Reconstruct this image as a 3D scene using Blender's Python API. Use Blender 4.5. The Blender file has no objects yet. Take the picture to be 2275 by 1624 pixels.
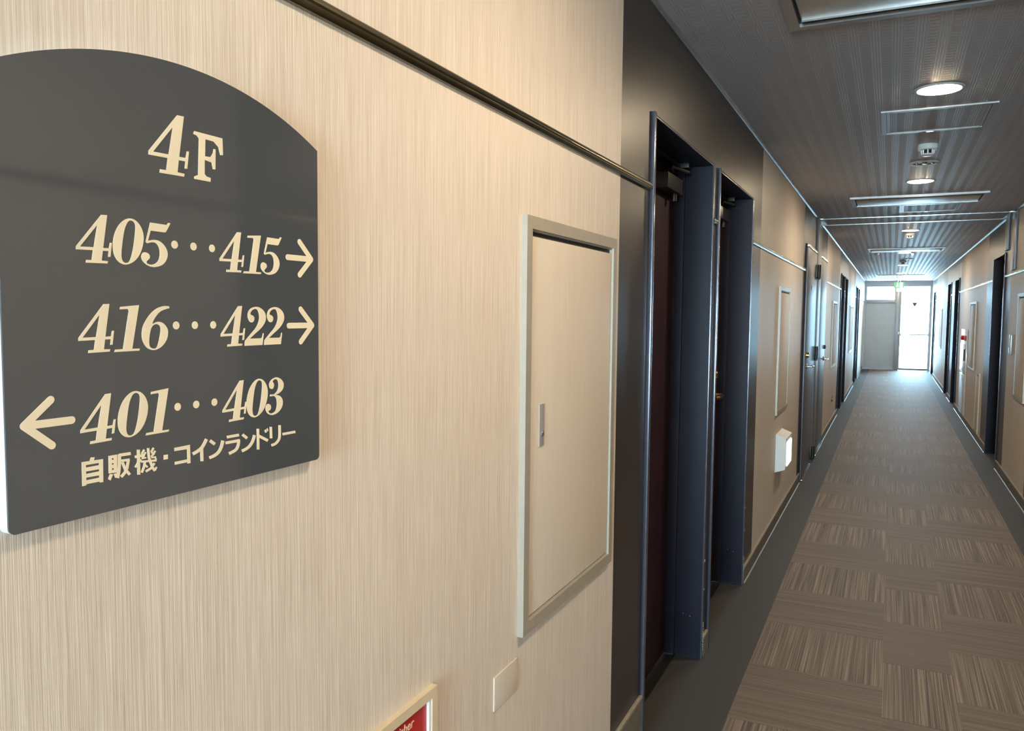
# corridor with a floor direction sign; units are metres
LAMP, SKY, EXPO = 290, 125, 0
GLYPH={"4":[[[26.04,45.03],[32.32,45.37],[27.3,14.64],[33.19,14.85],[34.41,19.97],[36.58,20.15],[34.7,6.91],[32.15,6.74],[32.95,12.2],[26.85,11.99],[25.48,2.88],[32.04,2.72],[31.44,0.48],[9.21,-0.01],[9.69,2.58],[15.18,2.7],[16.73,11.81],[0.0,11.38],[0.08,14.14]],[[21.83,35.4],[4.07,14.23],[17.59,14.59]]],"0":[[[18.48,45.05],[21.01,45.11],[23.54,44.61],[25.88,43.65],[28.01,42.2],[29.94,40.27],[31.55,38.05],[32.82,35.56],[33.77,32.78],[34.28,29.84],[34.3,26.73],[33.89,23.47],[33.15,20.25],[32.11,17.04],[30.74,13.87],[29.1,10.96],[27.17,8.36],[24.98,6.03],[22.54,4.07],[19.76,2.47],[16.75,1.24],[13.9,0.6],[11.3,0.67],[8.85,1.32],[6.68,2.36],[4.79,3.78],[3.16,5.57],[1.87,7.62],[0.92,9.9],[0.3,12.43],[0.0,15.2],[0.01,18.28],[0.34,21.6],[0.98,24.89],[1.95,28.16],[3.24,31.4],[4.79,34.39],[6.66,37.09],[8.81,39.53],[11.08,41.57],[13.46,43.18],[15.97,44.39]],[[20.42,43.21],[21.5,43.1],[22.61,42.76],[23.54,42.17],[24.25,41.41],[24.77,40.4],[25.07,38.88],[25.1,36.76],[24.9,34.13],[24.51,30.93],[23.93,26.85],[23.17,22.21],[22.33,17.9],[21.42,14.12],[20.45,10.67],[19.49,7.83],[18.61,5.76],[17.75,4.29],[16.8,3.23],[15.7,2.55],[14.52,2.28],[13.38,2.28],[12.27,2.49],[11.21,2.97],[10.34,3.81],[9.71,5.01],[9.28,6.58],[9.07,8.6],[9.12,11.03],[9.39,13.92],[9.87,17.41],[10.6,22.05],[11.54,27.3],[12.49,31.75],[13.4,34.79],[14.33,37.03],[15.21,38.84],[16.0,40.3],[16.75,41.33],[17.55,42.12],[18.46,42.72],[19.43,43.08]]],"5":[[[11.25,43.64],[30.86,43.24],[32.48,45.37],[34.7,45.71],[35.31,44.89],[30.07,36.37],[28.48,35.45],[11.65,35.72],[8.22,25.49],[10.07,25.97],[12.74,26.62],[15.35,27.02],[17.64,27.04],[19.88,26.8],[22.05,26.16],[24.23,25.05],[26.35,23.54],[28.15,21.79],[29.63,19.81],[30.8,17.59],[31.45,15.33],[31.47,13.04],[30.97,10.72],[30.02,8.51],[28.65,6.4],[26.83,4.41],[24.57,2.76],[21.7,1.48],[18.41,0.54],[15.29,0.03],[12.5,0.05],[9.88,0.51],[7.48,1.27],[5.24,2.36],[3.21,3.75],[1.65,5.19],[0.66,6.65],[0.14,8.16],[0.0,9.58],[0.3,10.95],[0.98,12.24],[1.86,13.21],[2.91,13.77],[4.15,14.01],[5.42,13.97],[6.8,13.64],[8.2,13.03],[9.25,12.23],[9.87,11.19],[10.12,9.97],[9.89,8.74],[8.8,7.43],[7.24,6.13],[6.09,5.21],[6.09,4.66],[6.15,3.89],[6.64,3.23],[7.79,2.73],[9.39,2.34],[11.1,2.23],[12.92,2.48],[14.85,3.02],[16.6,3.83],[18.07,4.92],[19.36,6.28],[20.37,7.89],[21.09,9.83],[21.55,12.02],[21.76,14.13],[21.75,16.09],[21.5,17.97],[20.97,19.69],[20.12,21.29],[19.0,22.72],[17.7,23.76],[16.23,24.3],[14.58,24.45],[12.87,24.37],[10.9,23.99],[8.86,23.37],[7.43,22.91],[5.38,24.0]]],"1":[[[7.55,42.71],[28.56,44.64],[19.79,2.23],[28.37,2.19],[27.61,0.08],[0.0,-0.18],[1.08,2.17],[9.45,2.3],[16.8,38.92],[16.06,40.75],[6.97,40.31]]],"6":[[[33.49,43.79],[33.44,41.86],[31.81,41.5],[29.5,40.97],[27.3,40.37],[25.47,39.77],[23.74,39.1],[22.07,38.19],[20.44,36.93],[18.86,35.43],[17.42,33.9],[16.08,32.31],[14.87,30.67],[13.92,29.17],[13.3,27.77],[12.94,26.51],[12.71,25.63],[13.72,26.24],[15.18,27.07],[16.7,27.73],[18.16,28.09],[19.67,28.26],[21.26,28.18],[22.95,27.81],[24.71,27.18],[26.38,26.22],[27.98,24.82],[29.49,23.09],[30.61,21.36],[31.22,19.82],[31.45,18.27],[31.37,16.52],[31.06,14.4],[30.45,12.07],[29.46,9.8],[27.96,7.61],[26.09,5.49],[24.1,3.71],[22.02,2.35],[19.83,1.32],[17.73,0.58],[15.81,0.12],[13.96,-0.06],[12.07,0.09],[10.01,0.55],[7.91,1.33],[6.0,2.44],[4.36,3.95],[2.91,5.78],[1.74,7.75],[0.87,9.8],[0.28,12.0],[0.0,14.34],[0.05,16.93],[0.4,19.67],[1.02,22.25],[1.89,24.48],[3.02,26.56],[4.47,28.75],[6.31,31.26],[8.46,33.88],[10.75,36.25],[13.15,38.27],[15.69,40.05],[18.17,41.49],[20.6,42.52],[22.96,43.21],[25.07,43.7],[26.82,43.99],[28.31,44.07],[29.7,44.08],[31.17,44.03],[32.54,43.89]],[[17.79,25.82],[19.02,25.6],[20.21,25.11],[21.16,24.36],[21.8,23.36],[22.19,22.1],[22.33,20.52],[22.16,18.54],[21.73,16.25],[21.19,13.85],[20.55,11.27],[19.79,8.58],[19.01,6.27],[18.29,4.47],[17.55,3.05],[16.63,2.06],[15.4,1.55],[14.0,1.46],[12.67,1.63],[11.43,1.99],[10.26,2.6],[9.36,3.5],[8.82,4.7],[8.55,6.19],[8.47,8.02],[8.61,10.35],[8.95,13.02],[9.39,15.54],[9.89,17.78],[10.49,19.87],[11.21,21.64],[12.07,23.02],[13.04,24.1],[14.1,24.91],[15.28,25.48],[16.55,25.78]]],"3":[[[6.55,35.98],[6.51,37.11],[6.68,38.24],[7.25,39.4],[8.31,40.66],[9.76,41.94],[11.54,43.02],[13.74,43.92],[16.28,44.61],[18.81,44.84],[21.34,44.43],[23.88,43.56],[26.12,42.44],[28.03,41.06],[29.63,39.44],[30.79,37.84],[31.39,36.39],[31.55,34.98],[31.4,33.53],[31.05,32.0],[30.4,30.44],[29.3,28.97],[27.54,27.57],[25.34,26.28],[23.19,25.25],[21.05,24.56],[18.96,24.14],[17.5,23.88],[19.42,23.41],[22.11,22.71],[24.48,21.83],[26.13,20.77],[27.45,19.52],[28.47,18.15],[29.23,16.65],[29.68,15.03],[29.75,13.28],[29.45,11.34],[28.77,9.29],[27.64,7.33],[25.98,5.49],[23.89,3.75],[21.51,2.32],[18.72,1.21],[15.67,0.41],[12.85,0.0],[10.44,0.06],[8.27,0.52],[6.33,1.21],[4.59,2.09],[3.07,3.21],[1.85,4.49],[0.92,6.03],[0.28,7.74],[0.0,9.31],[0.14,10.68],[0.64,11.9],[1.34,12.87],[2.26,13.58],[3.39,14.04],[4.59,14.16],[5.94,13.86],[7.36,13.22],[8.46,12.37],[9.08,11.27],[9.37,9.96],[9.38,8.79],[9.05,7.84],[8.43,7.02],[7.71,6.4],[6.81,6.03],[5.81,5.86],[5.1,5.76],[5.0,5.49],[4.9,5.1],[5.08,4.6],[5.67,3.88],[6.55,3.05],[7.65,2.45],[9.02,2.2],[10.62,2.17],[12.23,2.41],[13.87,2.88],[15.52,3.62],[16.88,4.71],[17.84,6.29],[18.5,8.22],[18.96,10.12],[19.22,11.87],[19.29,13.59],[19.17,15.27],[18.89,16.99],[18.44,18.67],[17.78,20.1],[16.71,21.24],[15.43,22.14],[14.51,22.74],[7.64,22.68],[8.0,24.97],[14.54,24.61],[15.82,25.27],[17.63,26.26],[19.22,27.47],[20.37,28.96],[21.31,30.67],[21.96,32.41],[22.24,34.16],[22.23,35.94],[22.03,37.57],[21.67,39.06],[21.12,40.4],[20.42,41.44],[19.55,42.1],[18.52,42.45],[17.46,42.6],[16.32,42.55],[15.14,42.3],[14.15,41.9],[13.41,41.27],[12.85,40.49],[12.48,39.93],[13.04,39.37],[13.82,38.56],[14.41,37.69],[14.7,36.8],[14.81,35.85],[14.7,34.87],[14.32,33.74],[13.71,32.59],[13.01,31.74],[12.2,31.36],[11.29,31.3],[10.38,31.4],[9.47,31.62],[8.56,32.01],[7.8,32.64],[7.21,33.6],[6.77,34.79]]],"2":[[[5.52,32.72],[5.31,34.43],[5.42,36.2],[5.96,37.91],[6.96,39.61],[8.4,41.26],[10.31,42.62],[12.89,43.65],[15.97,44.39],[18.98,44.69],[21.78,44.45],[24.5,43.76],[26.99,42.76],[29.25,41.43],[31.28,39.79],[32.85,38.02],[33.88,36.14],[34.46,34.14],[34.62,32.15],[34.4,30.21],[33.76,28.27],[32.66,26.28],[31.08,24.2],[29.05,22.07],[26.61,19.95],[23.64,17.85],[20.27,15.78],[17.0,13.76],[13.7,11.62],[10.5,9.53],[8.28,8.08],[26.05,8.0],[27.92,9.28],[29.11,13.95],[30.81,13.59],[28.36,0.1],[0.0,0.0],[0.59,5.53],[2.8,7.45],[5.96,10.2],[9.07,12.87],[11.91,15.16],[14.7,17.38],[17.1,19.55],[18.95,21.67],[20.4,23.75],[21.57,25.83],[22.51,27.96],[23.17,30.09],[23.51,32.16],[23.45,34.22],[23.06,36.22],[22.51,37.97],[21.84,39.48],[21.01,40.75],[20.02,41.65],[18.81,42.11],[17.45,42.21],[16.04,42.04],[14.53,41.58],[12.98,40.86],[11.69,40.02],[10.73,39.0],[10.02,37.85],[9.64,36.88],[9.75,36.19],[10.19,35.67],[10.54,35.32],[11.41,35.11],[12.63,34.78],[13.74,34.28],[14.65,33.56],[15.44,32.66],[15.86,31.65],[15.8,30.42],[15.37,29.08],[14.71,27.98],[13.79,27.23],[12.64,26.72],[11.46,26.54],[10.25,26.7],[9.02,27.18],[7.91,28.02],[6.92,29.33],[6.06,31.0]]],"F":[[[1.49,49.68],[40.05,49.73],[40.58,31.88],[36.59,31.16],[33.91,39.43],[27.51,43.95],[16.25,44.17],[15.44,26.19],[22.86,26.71],[26.17,31.4],[27.34,36.05],[30.15,36.25],[29.5,14.71],[25.82,14.43],[24.25,21.22],[14.94,22.37],[14.62,7.37],[17.11,5.32],[22.83,4.58],[22.32,0.4],[0.4,0.29],[0.45,2.7],[5.63,5.13],[7.49,43.24],[4.47,45.83],[0.0,46.51]]]}
JAPANESE=[[[[2.01,23.4],[23.72,22.76],[23.34,0.95],[19.79,1.07],[19.82,2.06],[6.0,2.16],[5.97,1.1],[2.02,1.03]],[[6.11,19.96],[19.52,19.8],[19.46,17.66],[6.05,17.72]],[[6.03,14.04],[19.54,13.76],[19.49,11.83],[6.1,11.78]],[[6.09,8.3],[19.52,7.95],[19.46,5.89],[6.11,5.83]]],[[[11.2,26.32],[15.12,25.9],[14.34,23.03],[9.95,23.12]]],[[[29.51,24.64],[38.76,24.68],[38.29,7.36],[29.29,7.89]],[[33.06,21.88],[35.01,21.78],[34.97,20.25],[33.02,20.27]],[[32.93,17.09],[34.88,17.06],[34.84,15.66],[32.89,15.65]],[[32.8,12.29],[34.89,12.23],[34.85,10.61],[32.9,10.65]]],[[[30.47,7.24],[33.85,6.4],[31.03,0.92],[28.42,2.81]]],[[[34.34,6.53],[37.29,6.88],[38.16,2.74],[36.19,2.45]]],[[[39.5,24.56],[39.25,15.42],[38.33,8.21],[36.95,2.36],[40.32,1.18],[41.73,7.19],[42.7,14.69],[42.95,24.01]]],[[[40.92,22.1],[53.83,21.8],[53.39,24.79],[40.5,25.05]]],[[[42.18,16.65],[52.48,16.12],[52.18,18.61],[41.9,19.11]]],[[[42.8,16.0],[45.95,8.14],[50.99,1.91],[53.41,3.29],[48.64,9.11],[45.68,16.55]]],[[[49.25,16.99],[47.87,10.71],[45.42,6.58],[41.46,3.24],[43.76,1.04],[48.0,4.64],[50.83,9.38],[52.33,16.02]]],[[[60.8,25.88],[60.67,1.02],[64.05,0.45],[64.17,25.41]]],[[[58.53,17.76],[66.35,17.84],[65.82,20.52],[58.01,20.41]]],[[[61.48,16.35],[60.13,12.63],[57.53,9.36],[59.5,7.98],[62.26,11.47],[63.71,15.43]]],[[[63.07,15.25],[65.09,12.64],[66.76,13.49],[64.72,16.11]]],[[[68.11,25.29],[65.12,21.44],[67.13,20.09],[70.13,23.95]]],[[[65.4,20.27],[68.48,17.04],[69.93,18.03],[66.84,21.26]]],[[[70.07,22.43],[65.72,17.43],[67.37,16.23],[71.74,21.23]]],[[[66.15,15.5],[71.44,15.54],[71.14,17.02],[65.86,16.97]]],[[[79.04,25.42],[76.24,21.48],[78.36,20.18],[81.16,24.13]]],[[[76.69,20.21],[80.4,17.32],[81.63,18.55],[77.91,21.44]]],[[[81.35,22.07],[76.34,16.63],[78.01,15.39],[83.04,20.83]]],[[[77.27,14.48],[82.97,14.24],[82.73,15.93],[77.04,16.16]]],[[[72.2,25.63],[73.04,15.73],[76.67,5.62],[79.88,0.75],[82.4,1.71],[79.34,6.29],[75.93,15.8],[75.12,25.42]]],[[[82.08,0.94],[84.08,4.31],[82.2,5.34],[80.21,1.98]]],[[[65.48,12.12],[83.39,10.48],[83.23,12.59],[65.32,14.19]]],[[[68.3,12.41],[67.16,7.71],[64.45,2.84],[66.84,1.53],[69.66,6.62],[70.89,11.57]]],[[[68.79,8.65],[71.91,5.82],[73.38,7.04],[70.25,9.87]]],[[[79.67,9.98],[75.97,5.74],[69.73,3.56],[71.09,1.37],[77.82,3.78],[81.92,8.36]]],[[[80.81,14.24],[82.66,12.08],[84.0,12.84],[82.14,15.0]]],[[[92.08,15.46],[97.29,15.33],[97.18,10.64],[91.96,10.65]]],[[[105.55,20.9],[125.69,21.13],[125.96,1.55],[121.89,1.61],[121.93,3.06],[105.73,3.12],[105.8,6.22],[121.84,6.24],[121.62,17.01],[105.47,17.45]]],[[[146.23,24.98],[144.68,22.78],[142.52,19.78],[140.41,17.37],[138.52,16.0],[136.51,15.03],[134.44,14.18],[132.17,13.41],[129.88,12.79],[128.25,12.37],[130.06,9.14],[131.72,9.57],[134.17,10.21],[136.67,11.06],[138.97,11.99],[141.35,13.14],[143.75,14.87],[146.18,17.61],[148.45,20.74],[150.01,22.95]]],[[[139.24,15.87],[139.32,1.18],[143.37,0.57],[143.27,15.33]]],[[[151.56,20.49],[158.29,15.57],[160.92,17.94],[154.15,22.85]]],[[[169.14,19.68],[168.56,17.83],[167.71,15.28],[166.69,12.97],[165.52,11.14],[164.17,9.47],[162.71,8.13],[161.1,7.13],[159.28,6.37],[157.34,5.73],[155.07,5.21],[152.65,4.83],[150.91,4.57],[152.36,1.3],[154.13,1.56],[156.73,1.96],[159.33,2.55],[161.6,3.28],[163.82,4.21],[165.91,5.5],[167.74,7.16],[169.32,9.09],[170.68,11.22],[171.83,13.8],[172.73,16.5],[173.33,18.37]]],[[[177.43,20.5],[195.65,20.45],[194.97,23.62],[176.77,23.62]]],[[[175.31,14.19],[196.91,14.0],[196.19,17.32],[174.64,17.44]]],[[[192.6,16.72],[192.45,15.15],[192.21,13.01],[191.67,11.09],[190.84,9.52],[189.75,8.11],[188.2,6.98],[185.34,6.01],[181.63,5.19],[178.91,4.62],[180.67,1.44],[183.43,2.0],[187.41,2.87],[191.0,4.11],[193.3,5.75],[194.78,7.63],[195.82,9.61],[196.49,11.95],[196.77,14.32],[196.92,15.93]]],[[[199.25,20.75],[206.23,15.52],[208.94,17.61],[201.92,22.83]]],[[[217.16,19.25],[216.47,17.46],[215.47,14.98],[214.33,12.79],[213.02,11.11],[211.51,9.6],[209.93,8.33],[208.35,7.36],[206.66,6.61],[204.85,5.97],[202.62,5.41],[200.21,4.96],[198.46,4.65],[200.19,1.37],[201.96,1.69],[204.54,2.16],[207.11,2.8],[209.26,3.55],[211.32,4.46],[213.29,5.65],[215.16,7.15],[216.92,8.9],[218.47,10.89],[219.79,13.38],[220.84,15.99],[221.55,17.81]]],[[[222.99,25.56],[223.06,1.05],[227.09,0.47],[227.01,25.08]]],[[[224.97,15.48],[239.95,7.7],[242.09,10.31],[227.05,18.07]]],[[[244.16,25.08],[244.44,11.19],[248.63,10.67],[248.35,24.62]]],[[[259.11,25.21],[259.13,21.32],[259.14,15.94],[258.91,11.64],[258.44,9.59],[257.79,8.54],[256.83,7.55],[255.49,6.38],[253.94,5.39],[252.33,4.68],[250.35,4.28],[248.03,4.07],[246.3,3.95],[247.5,0.89],[249.27,1.02],[251.92,1.25],[254.62,1.81],[256.86,2.77],[258.83,4.01],[260.42,5.39],[261.65,6.66],[262.59,8.22],[263.21,10.77],[263.46,15.33],[263.45,20.81],[263.42,24.72]]],[[[266.53,11.71],[289.48,11.54],[288.69,14.72],[265.78,14.83]]],[[[235.32,22.21],[238.28,22.89],[239.7,19.5],[236.74,18.84]]],[[[239.07,23.35],[240.76,24.13],[242.2,20.95],[240.4,20.12]]]]
import bpy, bmesh, math, random
from mathutils import Matrix, Vector
from mathutils.geometry import tessellate_polygon
random.seed(4)
SC = bpy.context.scene
COL = SC.collection
PI = math.pi

# ------------------------------------------------------------------ materials
MATS = {}
class NT:
    def __init__(s, name):
        m = bpy.data.materials.new(name); m.use_nodes = True
        s.m = m; s.t = m.node_tree; s.n = s.t.nodes; s.l = s.t.links
        s.b = s.n['Principled BSDF']; MATS[name] = m
    def new(s, typ, **kw):
        n = s.n.new(typ)
        for k, v in kw.items(): setattr(n, k, v)
        return n
    def put(s, sock, v):
        if v is None: return
        if hasattr(v, 'links') or isinstance(v, bpy.types.NodeSocket): s.l.new(v, sock)
        else: sock.default_value = v
    def math(s, op, a, b=None, c=None):
        n = s.new('ShaderNodeMath', operation=op)
        for i, v in enumerate((a, b, c)): s.put(n.inputs[i], v)
        return n.outputs[0]
    def coord(s):
        tc = s.new('ShaderNodeTexCoord'); sp = s.new('ShaderNodeSeparateXYZ')
        s.l.new(tc.outputs['Object'], sp.inputs[0]); return sp.outputs[0], sp.outputs[1], sp.outputs[2]
    def vec(s, x, y, z):
        n = s.new('ShaderNodeCombineXYZ')
        for i, v in enumerate((x, y, z)): s.put(n.inputs[i], v)
        return n.outputs[0]
    def noise(s, v, scale=1.0, detail=2.0, rough=0.5):
        n = s.new('ShaderNodeTexNoise'); s.l.new(v, n.inputs['Vector'])
        n.inputs['Scale'].default_value = scale; n.inputs['Detail'].default_value = detail; n.inputs['Roughness'].default_value = rough
        return n.outputs[0]
    def ramp(s, f, stops):
        n = s.new('ShaderNodeValToRGB'); cr = n.color_ramp
        while len(cr.elements) < len(stops): cr.elements.new(0.5)
        for e, (p, c) in zip(cr.elements, stops): e.position = p; e.color = (*c, 1)
        s.l.new(f, n.inputs[0]); return n.outputs[0]
    def mix(s, f, a, b):
        n = s.new('ShaderNodeMix', data_type='RGBA'); s.put(n.inputs[0], f)
        for i, v in ((6, a), (7, b)): s.put(n.inputs[i], (*v, 1) if isinstance(v, tuple) else v)
        return n.outputs[2]
    def bump(s, h, strength, dist):
        n = s.new('ShaderNodeBump'); s.l.new(h, n.inputs['Height'])
        n.inputs['Strength'].default_value = strength; n.inputs['Distance'].default_value = dist
        s.l.new(n.outputs[0], s.b.inputs['Normal'])
    def base(s, c): s.put(s.b.inputs['Base Color'], (*c, 1) if isinstance(c, tuple) else c)
    def set(s, **kw):
        for k, v in kw.items(): s.put(s.b.inputs[k.replace('_', ' ')], v)

def plain(name, c, rough=0.5, metal=0.0, var=0.12, scale=30, **kw):
    t = NT(name); x, y, z = t.coord()
    f = t.noise(t.vec(x, y, z), scale, 3)
    t.base(t.ramp(f, [(0.3, tuple(v * (1 - var) for v in c)), (0.7, tuple(min(1, v * (1 + var)) for v in c))]))
    t.set(Roughness=rough, Metallic=metal, **kw); return t.m

def thread_wall(name, ca, cb, cc, rough, bstr, spec, fy=330, coarse=0.5):
    """wallpaper or laminate with fine vertical threads"""
    t = NT(name); x, y, z = t.coord()
    xy = t.math('ADD', x, y)
    n1 = t.noise(t.vec(t.math('MULTIPLY', xy, fy), 0.0, t.math('MULTIPLY', z, 5.0)), 1, 2, .6)
    n2 = t.noise(t.vec(t.math('MULTIPLY', xy, fy * 3.1), 3.0, t.math('MULTIPLY', z, 14.0)), 1, 1)
    n3 = t.noise(t.vec(t.math('MULTIPLY', xy, 22.0), 8.0, t.math('MULTIPLY', z, 0.6)), 1, 2)
    f = t.math('ADD', t.math('MULTIPLY', n1, 0.55), t.math('MULTIPLY', n2, 0.3))
    f = t.math('ADD', f, t.math('MULTIPLY', n3, 0.15))
    t.base(t.ramp(f, [(0.3, ca), (0.5, cb), (0.68, cc)]))
    t.set(Roughness=rough); t.b.inputs['Specular IOR Level'].default_value = spec
    t.bump(f, bstr, 0.0015); return t.m

M_BEIGE = thread_wall('beige_wallpaper', (.53, .45, .375), (.69, .60, .515), (.82, .75, .665), .46, .5, .4)
M_PANEL = thread_wall('panel_wallpaper', (.58, .50, .41), (.645, .56, .465), (.70, .62, .525), .52, .15, .3, 500)
M_DARK = thread_wall('dark_laminate', (.024, .0195, .0185), (.034, .0275, .026), (.047, .038, .035), .36, .12, .5, 200)
M_NAVY = plain('navy_steel', (.012, .0122, .0225), .5, 0, .15, 8, Specular_IOR_Level=.22)
M_EDGE = plain('glossy_frame_edge', (.10, .105, .14), .22, .5, .1, 20)
M_DULL = plain('dull_anodised_frame', (.36, .35, .34), .34, .6, .05)
M_BEAD = plain('grey_bead', (.15, .15, .155), .34, 0, .06)
M_MAROON = plain('maroon_door_leaf', (.034, .010, .013), .42, 0, .2, 12)
M_STEEL = plain('dark_steel_leaf', (.115, .125, .14), .36, .25, .08, 10)
M_GUNMETAL = plain('gunmetal', (.05, .048, .045), .35, .7)
M_BRONZE = plain('bronze_rail', (.27, .235, .15), .24, 1.0, .1)
M_ALU = plain('satin_aluminium', (.62, .62, .62), .24, 1.0, .06)
M_CHAMP = plain('champagne_frame', (.43, .39, .32), .36, .25, .04)
M_CHROME = plain('chrome', (.75, .75, .76), .12, 1.0, .03)
M_BRASS = plain('brass', (.80, .56, .22), .2, 1.0, .08)
M_WHITE = plain('white_plastic', (.74, .74, .73), .4, 0, .03)
M_GREYP = plain('grey_plastic', (.30, .30, .31), .45, 0, .05)
M_BLACK = plain('black_part_void_shade', (.012, .012, .012), .6, 0, .1)  # black parts, and sheets that paint the shade of gaps and slots
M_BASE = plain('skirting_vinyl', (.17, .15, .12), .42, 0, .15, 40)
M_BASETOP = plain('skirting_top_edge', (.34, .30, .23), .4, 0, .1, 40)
M_SIGN = plain('slate_acrylic', (.072, .080, .090), .1, 0, .05, 4, Coat_Weight=.5, Coat_Roughness=.04)
M_SIGNSIDE = plain('sign_edge_acrylic', (.62, .66, .70), .25, 0, .05)
M_CREAM = plain('cream_lettering', (.86, .75, .55), .45, 0, .03)
M_CHIP = plain('bare_paint_chip', (.42, .39, .33), .7, 0, .1)
M_RED = plain('red_print', (.46, .012, .014), .4, 0, .06)
M_PEACH = plain('peach_lettering', (.80, .55, .36), .5, 0, .05)
M_FRAMECREAM = plain('cream_frame', (.66, .55, .38), .4, 0, .05)
M_ENDGREY = plain('grey_panel_blue_veil', (.50, .60, .70), .4, 0, .04, 6)  # bluish lens veil of the bright end put into the panel's grey
M_ENDALU = plain('grey_aluminium', (.33, .35, .38), .35, .6, .04)
M_GLOSSWHITE = plain('gloss_white_enamel', (.80, .82, .83), .12, .2, .03)
M_CONC = plain('pale_concrete', (.5, .5, .48), .8, 0, .15, 5)

def emit(name, c, strength):
    t = NT(name); x, y, z = t.coord(); f = t.noise(t.vec(x, y, z), 5, 1)
    t.base((.8, .8, .8)); col = t.ramp(f, [(0, tuple(v * .97 for v in c)), (1, c)])
    t.put(t.b.inputs['Emission Color'], col); t.b.inputs['Emission Strength'].default_value = strength
    return t.m
M_LAMP = emit('warm_lamp_diffuser', (1.0, .79, .53), LAMP)
M_EXITG = emit('exit_green', (.0, .62, .22), .9)
M_EXITW = emit('exit_white', (.75, 1.0, .90), 1.6)
M_GUIDE = emit('guide_light_lens', (.80, 1.0, .95), 3.0)

def glass(name):
    t = NT(name); t.n.remove(t.b)
    out = [n for n in t.n if n.type == 'OUTPUT_MATERIAL'][0]
    a = t.new('ShaderNodeBsdfTransparent'); a.inputs[0].default_value = (.97, 1, 1, 1)
    g = t.new('ShaderNodeBsdfGlossy'); g.inputs['Roughness'].default_value = .02
    fr = t.new('ShaderNodeFresnel'); fr.inputs[0].default_value = 1.45
    mx = t.new('ShaderNodeMixShader'); t.l.new(fr.outputs[0], mx.inputs[0]); t.l.new(a.outputs[0], mx.inputs[1]); t.l.new(g.outputs[0], mx.inputs[2])
    t.l.new(mx.outputs[0], out.inputs[0]); return t.m
M_GLASS = glass('clear_glass')

def ceiling_mat():
    t = NT('embossed_ceiling'); x, y, z = t.coord()
    u = t.math('FRACT', t.math('DIVIDE', x, .068)); v = t.math('FRACT', t.math('DIVIDE', y, .045))
    band = t.math('GREATER_THAN', u, .45)                       # 1: band of long threads, 0: band of rungs
    longl = t.math('ABSOLUTE', t.math('SINE', t.math('MULTIPLY', x, PI / .0095)))
    brk = t.math('GREATER_THAN', t.math('FRACT', t.math('DIVIDE', y, .09)), .16)
    longl = t.math('MULTIPLY', longl, brk)
    rung = t.math('ABSOLUTE', t.math('SINE', t.math('MULTIPLY', y, PI / .032)))
    rung = t.math('SUBTRACT', 1.0, t.math('POWER', rung, 4.0))
    h = t.math('ADD', t.math('MULTIPLY', band, longl), t.math('MULTIPLY', t.math('SUBTRACT', 1.0, band), t.math('MULTIPLY', rung, .8)))
    fine = t.noise(t.vec(t.math('MULTIPLY', x, 300.0), t.math('MULTIPLY', y, 90.0), 0.0), 1, 2)
    h = t.math('ADD', h, t.math('MULTIPLY', fine, .35))
    t.base(t.mix(t.math('MULTIPLY', h, .5), (.43, .41, .422), (.50, .478, .49)))  # threads lighter than hollows: some emboss shading put into the colour
    t.set(Roughness=t.math('SUBTRACT', .57, t.math('MULTIPLY', band, .10)))
    t.b.inputs['Specular IOR Level'].default_value = .55
    t.bump(h, .30, .0016); return t.m
M_CEIL = ceiling_mat()

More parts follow.
